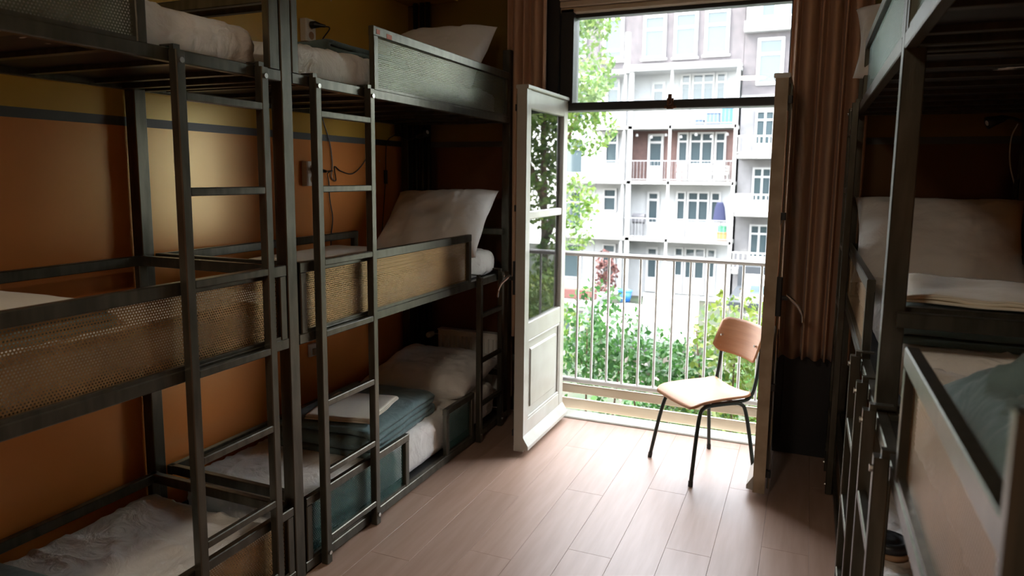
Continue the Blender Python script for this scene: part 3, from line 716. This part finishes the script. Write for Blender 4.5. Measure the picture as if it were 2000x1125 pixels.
def plug_cord(lab, y, z, pts, r=.0035):
    t = thing('plug_lead', lab, 'cord', (XL+.046, y, z))
    obj('plug', MB().tube([(XL+.048, y, z), (XL+.075, y, z), (XL+.10, y+.01, z-.004), (XL+.125, y+.02, z-.008)], [.020, .019, .011, .007], 12), M_blackplastic, t)
    obj('cable', MB().tube(spline([(XL+.12, y+.02, z-.008)] + pts, 6), r, 6), M_blackplastic, t)
    return t
plug_cord('black plug and lead hanging from the upper wall socket', 3.215, 2.40, [(XL+.125, 3.27, 2.385), (XL+.05, 3.29, 2.32), (XL+.012, 3.30, 2.20), (XL+.008, 3.31, 2.0), (XL+.008, 3.345, 1.90), (XL+.008, 3.40, 1.78), (XL+.008, 3.42, 1.66), (XL+.008, 3.41, 1.58), (XL+.009, 3.45, 1.56), (XL+.008, 3.44, 1.64), (XL+.008, 3.50, 1.615), (XL+.008, 3.62, 1.60), (XL+.008, 3.74, 1.67), (XL+.008, 3.80, 1.76)])
plug_cord('black lead drooping from the middle wall socket to the quilt', 3.195, 1.618, [(XL+.10, 3.30, 1.615), (XL+.02, 3.36, 1.60), (XL+.008, 3.385, 1.55), (XL+.008, 3.39, 1.45), (XL+.01, 3.41, 1.34), (XL+.012, 3.39, 1.24), (XL+.03, 3.36, 1.16)])
def lamp(label, base, pts, head, cord, switch_i, cordmat):
    t = thing('reading_lamp', label, 'lamp', base)
    obj('clamp', MB().box(base[0]-.025, base[0]+.025, base[1]-.05, base[1]-.012, base[2]-.05, base[2]+.03, .005), M_blackplastic, t)
    obj('gooseneck', MB().tube(spline(pts, 6), .007, 8), M_blackplastic, t)
    a, b = Vector(head[0]), Vector(head[1]); d = b-a
    h = obj('lamp_head', MB().tube([a, a+d*.25, a+d*.6, b], [.008, .018, .022, .030], 14), M_blackplastic, t, smooth=True)
    obj('bulb', MB().tube([a+d*.9, b+d*.04], [.016, .012], 10), M_plate, h)
    cd = obj('cord', MB().tube(spline(cord, 6), .003, 6), cordmat, t)
    s = Vector(cord[switch_i]); obj('switch', MB().box(s.x-.010, s.x+.010, s.y-.012, s.y+.012, s.z-.045, s.z+.045, .004), M_blackplastic, cd)
    return t
lamp('black gooseneck reading lamp above the propped pillow, left bunk', (-2.545, 4.11, 1.90), [(-2.545, 4.07, 1.885), (-2.50, 4.03, 1.85), (-2.42, 4.0, 1.825), (-2.36, 4.0, 1.84)], ((-2.365, 4.0, 1.838), (-2.275, 3.985, 1.868)),
     [(-2.57, 4.07, 1.86), (-2.59, 4.0, 1.80), (-2.592, 3.985, 1.58), (-2.592, 3.96, 1.40), (-2.592, 3.93, 1.20)], 2, M_blackplastic)
lamp('black reading lamp with white cord above the pillow, far right bunk', (.955, 4.11, 1.91), [(.955, 4.07, 1.90), (.91, 4.04, 1.875), (.86, 4.02, 1.89), (.82, 4.01, 1.895)], ((.835, 4.01, 1.895), (.755, 3.995, 1.868)),
     [(.90, 4.10, 1.87), (.885, 4.13, 1.80), (.895, 4.15, 1.68), (.93, 4.16, 1.56), (.975, 4.18, 1.42)], 3, M_plate)
cl = thing('fill_lamp', 'added round white fill lamp on the ceiling at the entrance end, behind the viewer', 'lamp', (-.80, -.9, 2.87))  # unseen fixture added around the fill light
obj('housing', lathe([(.001, 2.95), (.25, 2.95), (.25, 2.87), (.235, 2.87), (.235, 2.935), (.001, 2.935)], -.80, -.9), M_plate, cl)
obj('rim', MB().tube([(-.8+.245*math.cos(a*math.pi/16), -.9+.245*math.sin(a*math.pi/16), 2.868) for a in range(33)], .008, 6), M_chrome, cl)

# ------------------------------------------------------------------ balcony railing
YR = 4.55
br = thing('balcony_railing', 'pale metal balcony railing outside the open doors', 'railing', (-.75, YR, -.05))
obj('handrail', MB().box(-1.72, .30, YR-.022, YR+.022, 1.060, 1.090, .010), M_railing, br)
obj('bottom_bar', MB().box(-1.72, .30, YR-.015, YR+.015, .172, .208, .008), M_railing, br)
x = -1.64
while x < .28:
    obj('baluster', MB().tube([(x, YR, .205), (x, YR, 1.062)], .0085, 8), M_railing, br); x += .1075
for (z0, z1) in ((.098, .160), (-.015, .058), (-.10, -.05)):
    obj('board', MB().box(-1.72, .30, YR-.012, YR+.012, z0, z1, .005), M_beige, br)
for xx in (-1.70, .28):
    obj('upright', MB().box(xx-.015, xx+.015, YR-.015, YR+.015, -.12, 1.06, .003), M_railing, br)
    obj('wall_bracket', MB().box(xx-.012, xx+.012, YF+.15, YR, .60, .63).box(xx-.012, xx+.012, YF+.15, YR, -.08, -.05), M_railing, br)

# ------------------------------------------------------------------ outside: ground, facades
GZ = -4.6
struct(obj('ground', MB().box(-40, 30, 5.2, 60, GZ-.3, GZ), M_ground), 'courtyard garden ground')
FY, FB = 36.0, 34.6
def fwin(parent, x0, x1, z0, z1, cols=1, transom=None, y=FY, fw=.11, m=None, low=0):
    m = m or M_fframe
    fw *= .8
    f = MB().box(x0, x1, y-.10, y+.02, z0, z0+fw).box(x0, x1, y-.10, y+.02, z1-fw, z1).box(x0, x0+fw, y-.10, y+.02, z0+fw, z1-fw).box(x1-fw, x1, y-.10, y+.02, z0+fw, z1-fw)
    for k in range(1, cols):
        xx = x0+(x1-x0)*k/cols; f.box(xx-fw*.5, xx+fw*.5, y-.092, y+.01, z0+fw, z1-fw)
    if transom: f.box(x0+fw, x1-fw, y-.084, y+.005, transom-fw*.5, transom+fw*.5)
    if low: f.box(x0+fw, x1-fw, y-.07, y+.0, z0+fw, z0+low)
    fo = obj('window_frame', f, m, parent)
    obj('pane', MB().box(x0+fw*.5, x1-fw*.5, y-.03, y-.01, z0+fw*.5, z1-fw*.5), M_fglass, fo)
    return fo
mid = thing('apartment_building', 'brick apartment block with three tiers of white balconies across the garden', 'building', (-6, FY+3, GZ))
XA, XB = -8.75, -3.42
obj('brick_wall', MB().box(-10.4, -3.30, FY, FY+6, 6.9, 11.2), M_brick, mid)
obj('balcony_wall', MB().box(XA, XB, FY, FY+6, GZ, 1.25).box(XA, XB, FY, FY+6, 4.1, 6.9), M_render, mid)
obj('balcony_wall', MB().box(XA, XB, FY, FY+6, 1.25, 4.1), M_redbrick, mid)
obj('side_wall', MB().box(-10.4, XA, FY, FY+6, GZ, 6.9), M_render, mid)
for (x0, x1, z0, z1, t) in ((-10.2, -9.13, 7.45, 9.55, 7.95), (-8.14, -7.0, 7.44, 9.54, 8.85), (-6.61, -5.47, 7.43, 9.57, 8.85), (-5.14, -3.99, 7.47, 9.57, 8.88)):
    fwin(mid, x0, x1, z0, z1, 1, t, fw=.16)
    obj('window_sill', MB().box(x0-.08, x1+.08, FY-.16, FY, z0-.10, z0), M_fframe, mid)
for (x0, x1, z0, z1) in ((-9.97, -9.26, 2.21, 3.77), (-10.0, -9.26, -.23, .97), (-9.96, -9.23, -4.2, -1.94), (-9.95, -9.25, 5.0, 6.5)):
    fwin(mid, x0, x1, z0, z1, 1, z1-.45)
for (x0, x1, z0, z1) in ((-7.71, -6.93, 1.40, 3.74), (-7.66, -7.03, -1.45, .85), (-7.61, -7.0, -4.3, -1.99), (-7.6, -6.95, 4.25, 6.3)):
    fwin(mid, x0, x1, z0, z1, 1, z1-.42, fw=.14, low=.75)
for (x0, x1, z0, z1) in ((-6.23, -3.90, 1.43, 3.80), (-6.20, -4.02, -1.45, .89), (-6.19, -4.12, -4.3, -1.93), (-6.19, -4.02, 4.3, 6.62)):
    w = x1-x0
    fwin(mid, x0, x0+w*.23, z0, z1, 1, z1-.45, low=.95)
    fwin(mid, x0+w*.25, x0+w*.75, z0, z1, 2, z1-.45, low=.85)
    fwin(mid, x0+w*.77, x1, z0, z1, 1, z1-.45, low=.95)
for zt in (4.07, 1.40, -1.42):
    obj('balcony_slab', MB().box(XA+.2, XB+.1, FB, FY, zt-.17, zt), M_concrete, mid)
    obj('balcony_slab', MB().box(-10.4, XA+.19, FB+.1, FY, zt-.17, zt), M_concrete, mid)
    rr = obj('balcony_rail', MB().box(XA+.25, XB+.05, FB, FB+.04, zt+.95, zt+.99).box(XA+.25, XB+.05, FB, FB+.03, zt+.06, zt+.09), M_ironrail, mid)
    bb = MB(); xx = XA+.3
    while xx < XB: bb.box(xx, xx+.012, FB+.005, FB+.017, zt+.05, zt+.97); xx += .17
    obj('rail_bars', bb, M_ironrail, rr)['kind'] = 'stuff'
    obj('balcony_rail', MB().box(-10.4, XA+.15, FB+.1, FB+.14, zt+.95, zt+.99), M_ironrail, mid)
obj('balcony_roof', MB().box(XA+.1, XB+.12, FB-.15, FY, 6.66, 6.80).box(XA+.05, XB+.13, FB-.2, FB-.05, 6.72, 6.95).box(-10.4, XA+.1, FB+.1, FY, 6.6, 6.72), M_fframe, mid)
obj('upper_ledge', MB().box(-10.4, -3.3, FY-.25, FY, 6.85, 6.98), M_concrete, mid)
obj('post', MB().box(-8.44, -8.24, FB, FB+.16, GZ, 6.66), M_fframe, mid); obj('post', MB().box(-3.42, -3.28, FB, FB+.16, GZ, 6.66), M_fframe, mid); obj('post', MB().box(-6.44, -6.33, FB, FB+.1, GZ, 6.66), M_fframe, mid)
obj('flue_pipe', MB().tube([(-8.55, FB-.1, 6.6), (-8.55, FB-.1, 8.5)], .13, 10), M_fframe, mid)
obj('roof', MB().box(-10.4, -3.3, FY-.3, FY+6, 11.2, 11.4), M_greyroof, mid)
obj('partition', MB().box(XA, XA+.12, FB+.2, FY, GZ, 6.7), M_render, mid)
for k in range(7):
    obj('string_light', MB().tube([(-8.1+.72*k, FB+.5, 3.70-.10*(k % 2)), (-8.1+.72*k, FB+.5, 3.58-.10*(k % 2))], [.05, .07], 8), M_fframe, mid)

rt = thing('apartment_building', 'whitish apartment block with railed balconies behind the right door leaf', 'building', (0, FY+3, GZ))
RX_0, RX_1 = -3.28, 9.0
obj('brick_wall', MB().box(RX_0, RX_1, FY, FY+6, 5.45, 10.5), M_brick, rt)
obj('painted_wall', MB().box(RX_0, RX_1, FY, FY+6, GZ, 5.45), M_grender, rt)
obj('cornice', MB().box(RX_0, RX_1, FY-.5, FY, 8.38, 8.85), M_fframe, rt)
obj('dormer', MB().box(-3.2, RX_1, FY-.35, FY+.02, 8.85, 10.3), M_render, rt)
fwin(rt, -2.6, -1.9, 8.95, 10.2, 1, None, y=FY-.35); fwin(rt, -1.4, -.6, 8.95, 10.2, 1, None, y=FY-.35)
for (x0, x1, z0, z1) in ((-2.67, -1.48, 5.95, 8.11), (-1.09, .1, 6.0, 8.1), (.6, 1.8, 6.0, 8.1)):
    fwin(rt, x0, x1, z0, z1, 1, z0+(z1-z0)*.66, fw=.16)
obj('ledge', MB().box(RX_0, RX_1, FY-.2, FY, 5.35, 5.5), M_concrete, rt)
for (zt, zh) in ((2.68, 0), (-.01, 0), (-2.75, 0)):
    obj('balcony_slab', MB().box(-3.24, -.2, FB, FY, zt-.2, zt), M_concrete, rt)
    rr = obj('balcony_rail', MB().box(-3.24, -.2, FB, FB+.05, zt+.80, zt+.86).box(-3.24, -.2, FB, FB+.04, zt+.05, zt+.10), M_fframe, rt)
    bb = MB(); xx = -3.2
    while xx < -.25: bb.box(xx, xx+.05, FB+.005, FB+.03, zt+.05, zt+.82); xx += .22
    obj('rail_bars', bb, M_fframe, rr)['kind'] = 'stuff'
    fwin(rt, -2.60, -1.72, zt+.05, zt+2.1, 2, zt+1.65, low=.5); fwin(rt, -1.55, -.75, zt+.05, zt+2.1, 1, zt+1.65, low=.5)
obj('screen_panel', MB().box(-3.24, -2.55, FB-.02, FB, .0, .75), M_fframe, rt)
obj('roof', MB().box(RX_0, RX_1, FY-.3, FY+6, 10.5, 10.7), M_greyroof, rt)

lf = thing('apartment_building', 'brick apartment block mostly hidden behind the tall tree on the left', 'building', (-17, FY+3, GZ))
obj('brick_wall', MB().box(-24, -10.42, FY, FY+6, 6.9, 11.0), M_brick, lf); obj('painted_wall', MB().box(-24, -10.42, FY, FY+6, GZ, 6.9), M_render, lf)
for zz in (-4.2, -1.4, 1.4, 4.2, 7.4):
    for xx in (-12.2, -14.0, -16.5, -19): fwin(lf, xx, xx+1.1, zz+.3, zz+2.2, 1, zz+1.6)
for zt in (1.4, -1.42): obj('balcony_slab', MB().box(-13.5, -10.42, FB+.1, FY, zt-.17, zt), M_concrete, lf)
obj('roof', MB().box(-24, -10.42, FY-.3, FY+6, 11.0, 11.2), M_greyroof, lf)

# things on the far balconies
def boxthing(name, label, cat, m, *q, c=.02, group=None):
    return tag(obj(name, MB().box(*q, c), m), label, cat, group)
bn = thing('slatted_bench', 'white slatted bench on the brick walled balcony', 'bench', (-4.0, 35.0, 1.40))
for k in range(3): obj('back_slat', MB().box(-4.5, -3.62, 35.22, 35.26, 1.75+.15*k, 1.86+.15*k, .01), M_slate if 0 else M_concrete, bn)
for k in range(3): obj('seat_slat', MB().box(-4.5, -3.62, 34.86+.12*k, 34.96+.12*k, 1.70, 1.74, .01), M_concrete, bn)
for xx in (-4.48, -3.68): obj('leg', MB().box(xx, xx+.06, 34.86, 34.92, 1.40, 1.70).box(xx, xx+.06, 35.2, 35.26, 1.40, 2.15), M_concrete, bn)
fc = thing('folding_chair', 'small red folding chair on the brick walled balcony', 'chair', (-5.95, 35.1, 1.40))
obj('seat', MB().box(-6.12, -5.78, 34.95, 35.3, 1.82, 1.86, .01), M_terra, fc); obj('backrest', MB().box(-6.12, -5.78, 35.3, 35.33, 2.0, 2.28, .01), M_fframe, fc)
for xx in (-6.12, -5.81):
    obj('leg', MB().tube([(xx, 34.9, 1.40), (xx, 35.35, 2.3)], .018, 6), M_terra, fc); obj('leg', MB().tube([(xx, 35.35, 1.40), (xx, 34.95, 1.85)], .018, 6), M_terra, fc)
def crate(label, m, x0, x1, z0, z1, y0=34.75, y1=35.15, name='storage_box'):
    t = thing(name, label, 'box', ((x0+x1)/2, (y0+y1)/2, z0), 'boxes on the far balconies')
    obj('body', MB().box(x0, x1, y0, y1, z0, z1-.04, .03), m, t); obj('lid', MB().box(x0-.02, x1+.02, y0-.02, y1+.02, z1-.04, z1, .015), m, t)
crate('slate blue storage box on the top far balcony, left of the bright blue one', M_slate, -4.75, -4.12, 4.07, 4.62)
crate('bright blue storage box on the top far balcony', M_blue, -4.05, -3.55, 4.07, 4.85)
crate('low slate box on the top far balcony, leftmost there', M_slate, -5.25, -4.85, 4.07, 4.32)
crate('orange crate at the right end of the second balcony', M_orange, -3.98, -3.56, -1.42, -1.02)
crate('green crate stacked on the orange one, second balcony', M_green, -3.95, -3.60, -1.02, -.72)
jk = MB()
jk.grid(lambda a, b: (-3.93+.26*math.cos(a*2*math.pi)*(.75+.45*b-.5*max(0, .25-b)*4*.5), 34.95+.07*math.sin(a*2*math.pi), .42-.95*b), 16, 10, wrap_u=True)
tag(obj('hanging_coat', jk, M_navy, smooth=True, solid=.01), 'navy coat hung up on the second far balcony', 'coat')
tb = thing('round_grill', 'grey kettle shaped box at the left of the second balcony', 'grill', (-8.0, 35.1, -1.42))
obj('body', MB().box(-8.2, -7.55, 34.9, 35.3, -.75, -.25, .10), M_greyroof, tb)
for xx in (-8.1, -7.68): obj('leg', MB().box(xx, xx+.05, 35.0, 35.05, -1.42, -.75), M_greyroof, tb)

# garden furniture, roofs
def parasol(label, cx, cy, cz, half, h, tilt, m, zrot, group=None):
    t = thing('parasol', label, 'parasol', (cx, cy, GZ), group)
    R = Matrix.Rotation(zrot, 3, 'Z') @ Matrix.Rotation(tilt, 3, 'X')
    def pt(x, y, z): return Vector((cx, cy, cz)) + R @ Vector((x, y, z))
    v = [pt(0, 0, h)]; n = 4
    cs = [(-half, -half), (half, -half), (half, half), (-half, half)]
    ring = []
    for k in range(4):
        a, b = cs[k], cs[(k+1) % 4]
        for q in range(4): ring.append((a[0]+(b[0]-a[0])*q/4, a[1]+(b[1]-a[1])*q/4, -.06*math.sin(q/4*math.pi)))
    v += [pt(*p) for p in ring]; f = [(0, 1+i, 1+(i+1) % 16) for i in range(16)]
    v += [pt(p[0], p[1], p[2]-.18) for p in ring]; f += [(1+i, 17+i, 17+(i+1) % 16, 1+(i+1) % 16) for i in range(16)]
    obj('canopy', MB().add(v, f), m, t, solid=.01)
    obj('pole', MB().tube([(cx, cy, GZ), pt(0, 0, h)], .03, 8), M_ironrail, t)
    for k in range(4): obj('rib', MB().tube([pt(0, 0, h-.02), pt(*cs[k], -.02)], .012, 6), M_ironrail, t)
    obj('base', MB().tube([(cx, cy, GZ), (cx, cy, GZ+.10)], [.35, .30], 16), M_concrete, t)
parasol('big white square parasol tilted in the middle of the garden', -4.25, 24.2, -3.25, .95, .40, math.radians(48), M_parasol, math.radians(6))
parasol('white square parasol left of the big tilted one', -6.0, 25.5, -3.62, 1.0, .55, math.radians(14), M_parasol, math.radians(20))
parasol('grey peaked canopy in front of the white parasols', -4.85, 22.0, -3.55, .80, .55, math.radians(8), M_greyroof, math.radians(38))
sh = thing('garden_annex', 'low dark garden annex with white skylight at the right of the courtyard', 'shed', (-.8, 25.5, GZ))
obj('walls', MB().box(-2.25, .8, 24.2, 28, GZ, -2.65), M_grender, sh); obj('flat_roof', MB().box(-2.35, .9, 24.0, 28.2, -2.65, -2.50), M_darkroof, sh)
obj('parapet', MB().box(-2.35, .9, 27.8, 28.2, -2.5, -1.75), M_darkroof, sh)
sk = obj('skylight', MB().quad_prism([(24.4, -2.5), (26.4, -2.5), (26.4, -1.85), (24.4, -2.35)], 0, -1.95, -.2), M_parasol, sh)
obj('skylight_pane', MB().quad_prism([(24.6, -2.29), (25.4, -2.10), (25.4, -2.085), (24.6, -2.28)], 0, -1.7, -1.2), M_fglass, sk); obj('skylight_pane', MB().quad_prism([(24.6, -2.29), (25.4, -2.10), (25.4, -2.085), (24.6, -2.28)], 0, -1.05, -.5), M_fglass, sk)
gw = thing('garden_house', 'low pale garden house with brown windows at the left of the courtyard', 'shed', (-9.5, 26, GZ))
obj('walls', MB().box(-12.5, -7.6, 25, 28, GZ, -3.40), M_render, gw); obj('flat_roof', MB().box(-12.6, -7.4, 24.8, 28.2, -3.40, -3.2), M_concrete, gw)
fwin(gw, -8.7, -8.0, -4.5, -3.55, 1, None, y=25.0, m=M_fframe); fwin(gw, -9.9, -9.2, -4.5, -3.55, 1, None, y=25.0, m=M_fframe)
pl = thing('planter', 'long terracotta planter of red leaved plants on the left garden roof', 'planter', (-8.6, 26.2, -3.2))
obj('trough', MB().box(-10.4, -7.5, 26.0, 26.5, -3.2, -2.8, .03), M_terra, pl)
bk = thing('blue_tub', 'small bright blue tub outside the ground floor across the garden', 'tub', (-8.2, 34.0, -4.6))
obj('tub', lathe([(.001, -4.6), (.26, -4.6), (.36, -4.05), (.33, -4.05), (.24, -4.55), (.001, -4.55)], -8.2, 34.0, 18), M_blue, bk, smooth=True)
obj('rim', MB().tube([(-8.2+.36*math.cos(a*math.pi/9), 34.0+.36*math.sin(a*math.pi/9), -4.05) for a in range(19)], .025, 6), M_blue, bk)

# ------------------------------------------------------------------ plants
def leaves(blobs, n, size, seed, squash=.9):
    rng = np.random.default_rng(seed)
    B = np.array(blobs, float); w = B[:, 3]**2.4; idx = rng.choice(len(B), n, p=w/w.sum())
    d = rng.normal(size=(n, 3)); d /= np.linalg.norm(d, axis=1)[:, None]
    rad = B[idx, 3]*rng.uniform(.35, 1, n)**.5
    c = B[idx, :3] + d*rad[:, None]*np.array([1, 1, squash])
    a = rng.normal(size=(n, 3)); a[:, 2] -= .4; a /= np.linalg.norm(a, axis=1)[:, None]
    nrm = rng.normal(size=(n, 3)) + np.array([0, 0, 1.0]); b = np.cross(nrm, a); b /= np.linalg.norm(b, axis=1)[:, None]
    s = size*rng.uniform(.6, 1.25, n)[:, None]; up = np.cross(a, b)
    p0 = c-a*s*.5; p2 = c+a*s*.5; p1 = c+b*s*.30+up*s*.08; p3 = c-b*s*.30+up*s*.08; pm = c
    V = np.stack([p0, p1, p2, p3], 1).reshape(-1, 3)
    F = np.arange(n)[:, None]*4 + np.arange(4)[None]
    return V, F
def plant(name, label, cat, base, blobs, n, size, m, trunk, seed, group=None, bloom=None):
    t = thing(name, label, cat, base, group)
    o = perf_obj('foliage', leaves(blobs, n, size, seed), m, t); o['kind'] = 'stuff'
    for pts, rr in trunk: obj('trunk' if rr[0] > .03 else 'stem', MB().tube(spline(pts, 4), [rr[0]+(rr[1]-rr[0])*i/((len(pts)-1)*4) for i in range((len(pts)-1)*4+1)], 8), M_bark, t, smooth=True)
    if bloom:
        o = perf_obj('blossom', leaves(blobs, bloom[0], bloom[1], seed+50), M_blossom, t); o['kind'] = 'stuff'
    return t
rb = random.Random(5)
t2_ = [(2.4+rb.uniform(-1.3, 1.3), 14+rb.uniform(-1, 1), rb.uniform(-1.8, 6), rb.uniform(.4, .7)) for k in range(80)]
plant('garden_tree', 'tall yellow green tree mirrored in the panes of the open left door', 'tree', (2.4, 14, GZ), t2_, 15000, .15, M_leaf_tree,
      [([(2.3, 14, GZ), (2.35, 14, 0), (2.5, 14, 5)], (.12, .04)), ([(2.35, 14, .2), (1.8, 13.8, 1.6), (1.4, 13.7, 3.2)], (.10, .03)), ([(2.35, 14, 1.0), (3.0, 13.8, 2.6)], (.09, .03))], 12)
rb = random.Random(8)
t3_ = [(7.0+rb.uniform(-2.2, 2.2), 14.5+rb.uniform(-1.2, 1.2), rb.uniform(-2.0, 8.0), rb.uniform(.6, 1.0)) for k in range(90)]  # tree added out of view to block daylight reaching the left wall
plant('garden_tree', 'broad unseen tree added further right in the garden to dim the left wall', 'tree', (7.0, 14.5, GZ), t3_, 16000, .20, M_leaf_tree,
      [([(7.0, 14.5, GZ), (7.0, 14.5, 0), (7.1, 14.5, 6)], (.2, .06)), ([(7.0, 14.5, .2), (6.2, 14.3, 2), (5.6, 14.2, 4)], (.12, .03))], 13)
rb = random.Random(3)
tb_ = []
for k in range(34):
    z = rb.uniform(-1.6, 5.4); w = 1.0 if z < 3.8 else .8
    tb_.append((-4.55+rb.uniform(-.95, .95)*w, 12+rb.uniform(-.9, .9), z, rb.uniform(.35, .62)))
plant('tall_tree', 'tall leafy tree seen beside and through the open left door', 'tree', (-4.7, 12.2, GZ), tb_, 11000, .115, M_leaf_tree,
      [([(-4.7, 12.2, GZ), (-4.68, 12.2, -1), (-4.6, 12.1, 2), (-4.5, 12, 5)], (.16, .04)), ([(-4.66, 12.2, -.6), (-4.9, 12.0, 1), (-5.2, 11.8, 2.6)], (.07, .02)), ([(-4.64, 12.15, .4), (-4.3, 12.2, 1.6), (-3.9, 12.3, 2.8)], (.06, .02))], 11)
def bush(cx, cy, rx, zt, zb, n, seed, rad=(.28, .5)):
    r_ = random.Random(seed); out = []
    for k in range(n):
        f = r_.random(); z = zb+(zt-zb)*f; w = rx*(1-.55*f**1.6)
        out.append((cx+r_.uniform(-1, 1)*w, cy+r_.uniform(-.5, .5), z, r_.uniform(*rad)))
    return out
def stems(cx, cy, zt): return [([(cx+.1*k, cy, GZ), (cx+.2*k, cy+.05, (GZ+zt)/2), (cx+.42*k, cy, zt-.3)], (.025, .008)) for k in (-1, 0, 1)]
plant('green_shrub', 'tall green shrub right beside the left door, behind the railing', 'shrub', (-2.25, 7.4, GZ), bush(-2.2, 7.4, .62, .25, -3.2, 34, 1), 4600, .085, M_leaf_green, stems(-2.2, 7.4, .2), 21, bloom=(60, .09))
plant('green_shrub', 'dense green shrub in the middle of the railing view, pale blossom on top', 'shrub', (-1.35, 7.8, GZ), bush(-1.35, 7.8, .62, -.35, -3.2, 34, 2), 4600, .085, M_leaf_green, stems(-1.35, 7.8, -.4), 22, bloom=(160, .10))
plant('yellow_green_shrub', 'sunlit yellow green shrub behind the wooden chair', 'shrub', (-.72, 7.9, GZ), bush(-.66, 7.9, .45, .22, -3.2, 28, 3), 3600, .085, M_leaf_yel, stems(-.66, 7.9, .2), 23, bloom=(120, .09))
plant('yellow_green_shrub', 'pale green shrub at the right end of the railing, behind the chair back', 'shrub', (-.02, 8.2, GZ), bush(-.05, 8.2, .45, .35, -3.2, 28, 4), 3200, .085, M_leaf_yel, stems(-.05, 8.2, .3), 24)
plant('green_shrub', 'low dark green hedge deep behind the railing boards', 'shrub', (-1.3, 10.3, GZ), bush(-1.6, 10.3, 2.2, -1.6, -4.2, 60, 5, (.4, .7)), 6000, .13, M_leaf_green, stems(-1.6, 10.3, -1.8), 25)
plant('red_leaved_plant', 'red leaved plant by the far ground floor, left of the white door', 'shrub', (-9.0, 33, GZ), [(-9.0, 33, -2.4, .5), (-8.9, 33, -3.0, .6), (-9.0, 33, -3.6, .6)], 500, .22, M_terra, stems(-9.0, 33, -2.4), 26)
plant('green_shrub', 'round green shrub beside the garden annex on the right', 'shrub', (-1.6, 22, GZ), [(-1.7, 22, -3.6, .7), (-1.0, 22, -3.4, .8), (-.3, 22, -3.3, .9), (-1.3, 22, -4.2, .8)], 900, .2, M_leaf_green, stems(-1.3, 22, -3.2), 27)
plant('small_tree', 'small light tree poking past the right door leaf across the garden', 'tree', (-.9, 30.2, GZ), [(-1.0, 30.2, .0, .5), (-.8, 30.2, -.6, .6), (-1.2, 30.2, -.2, .35), (-.9, 30.2, -1.3, .5)], 500, .2, M_leaf_yel, [([(-.9, 30.2, GZ), (-.92, 30.2, -2.0), (-.95, 30.2, -.2)], (.06, .02))], 28)
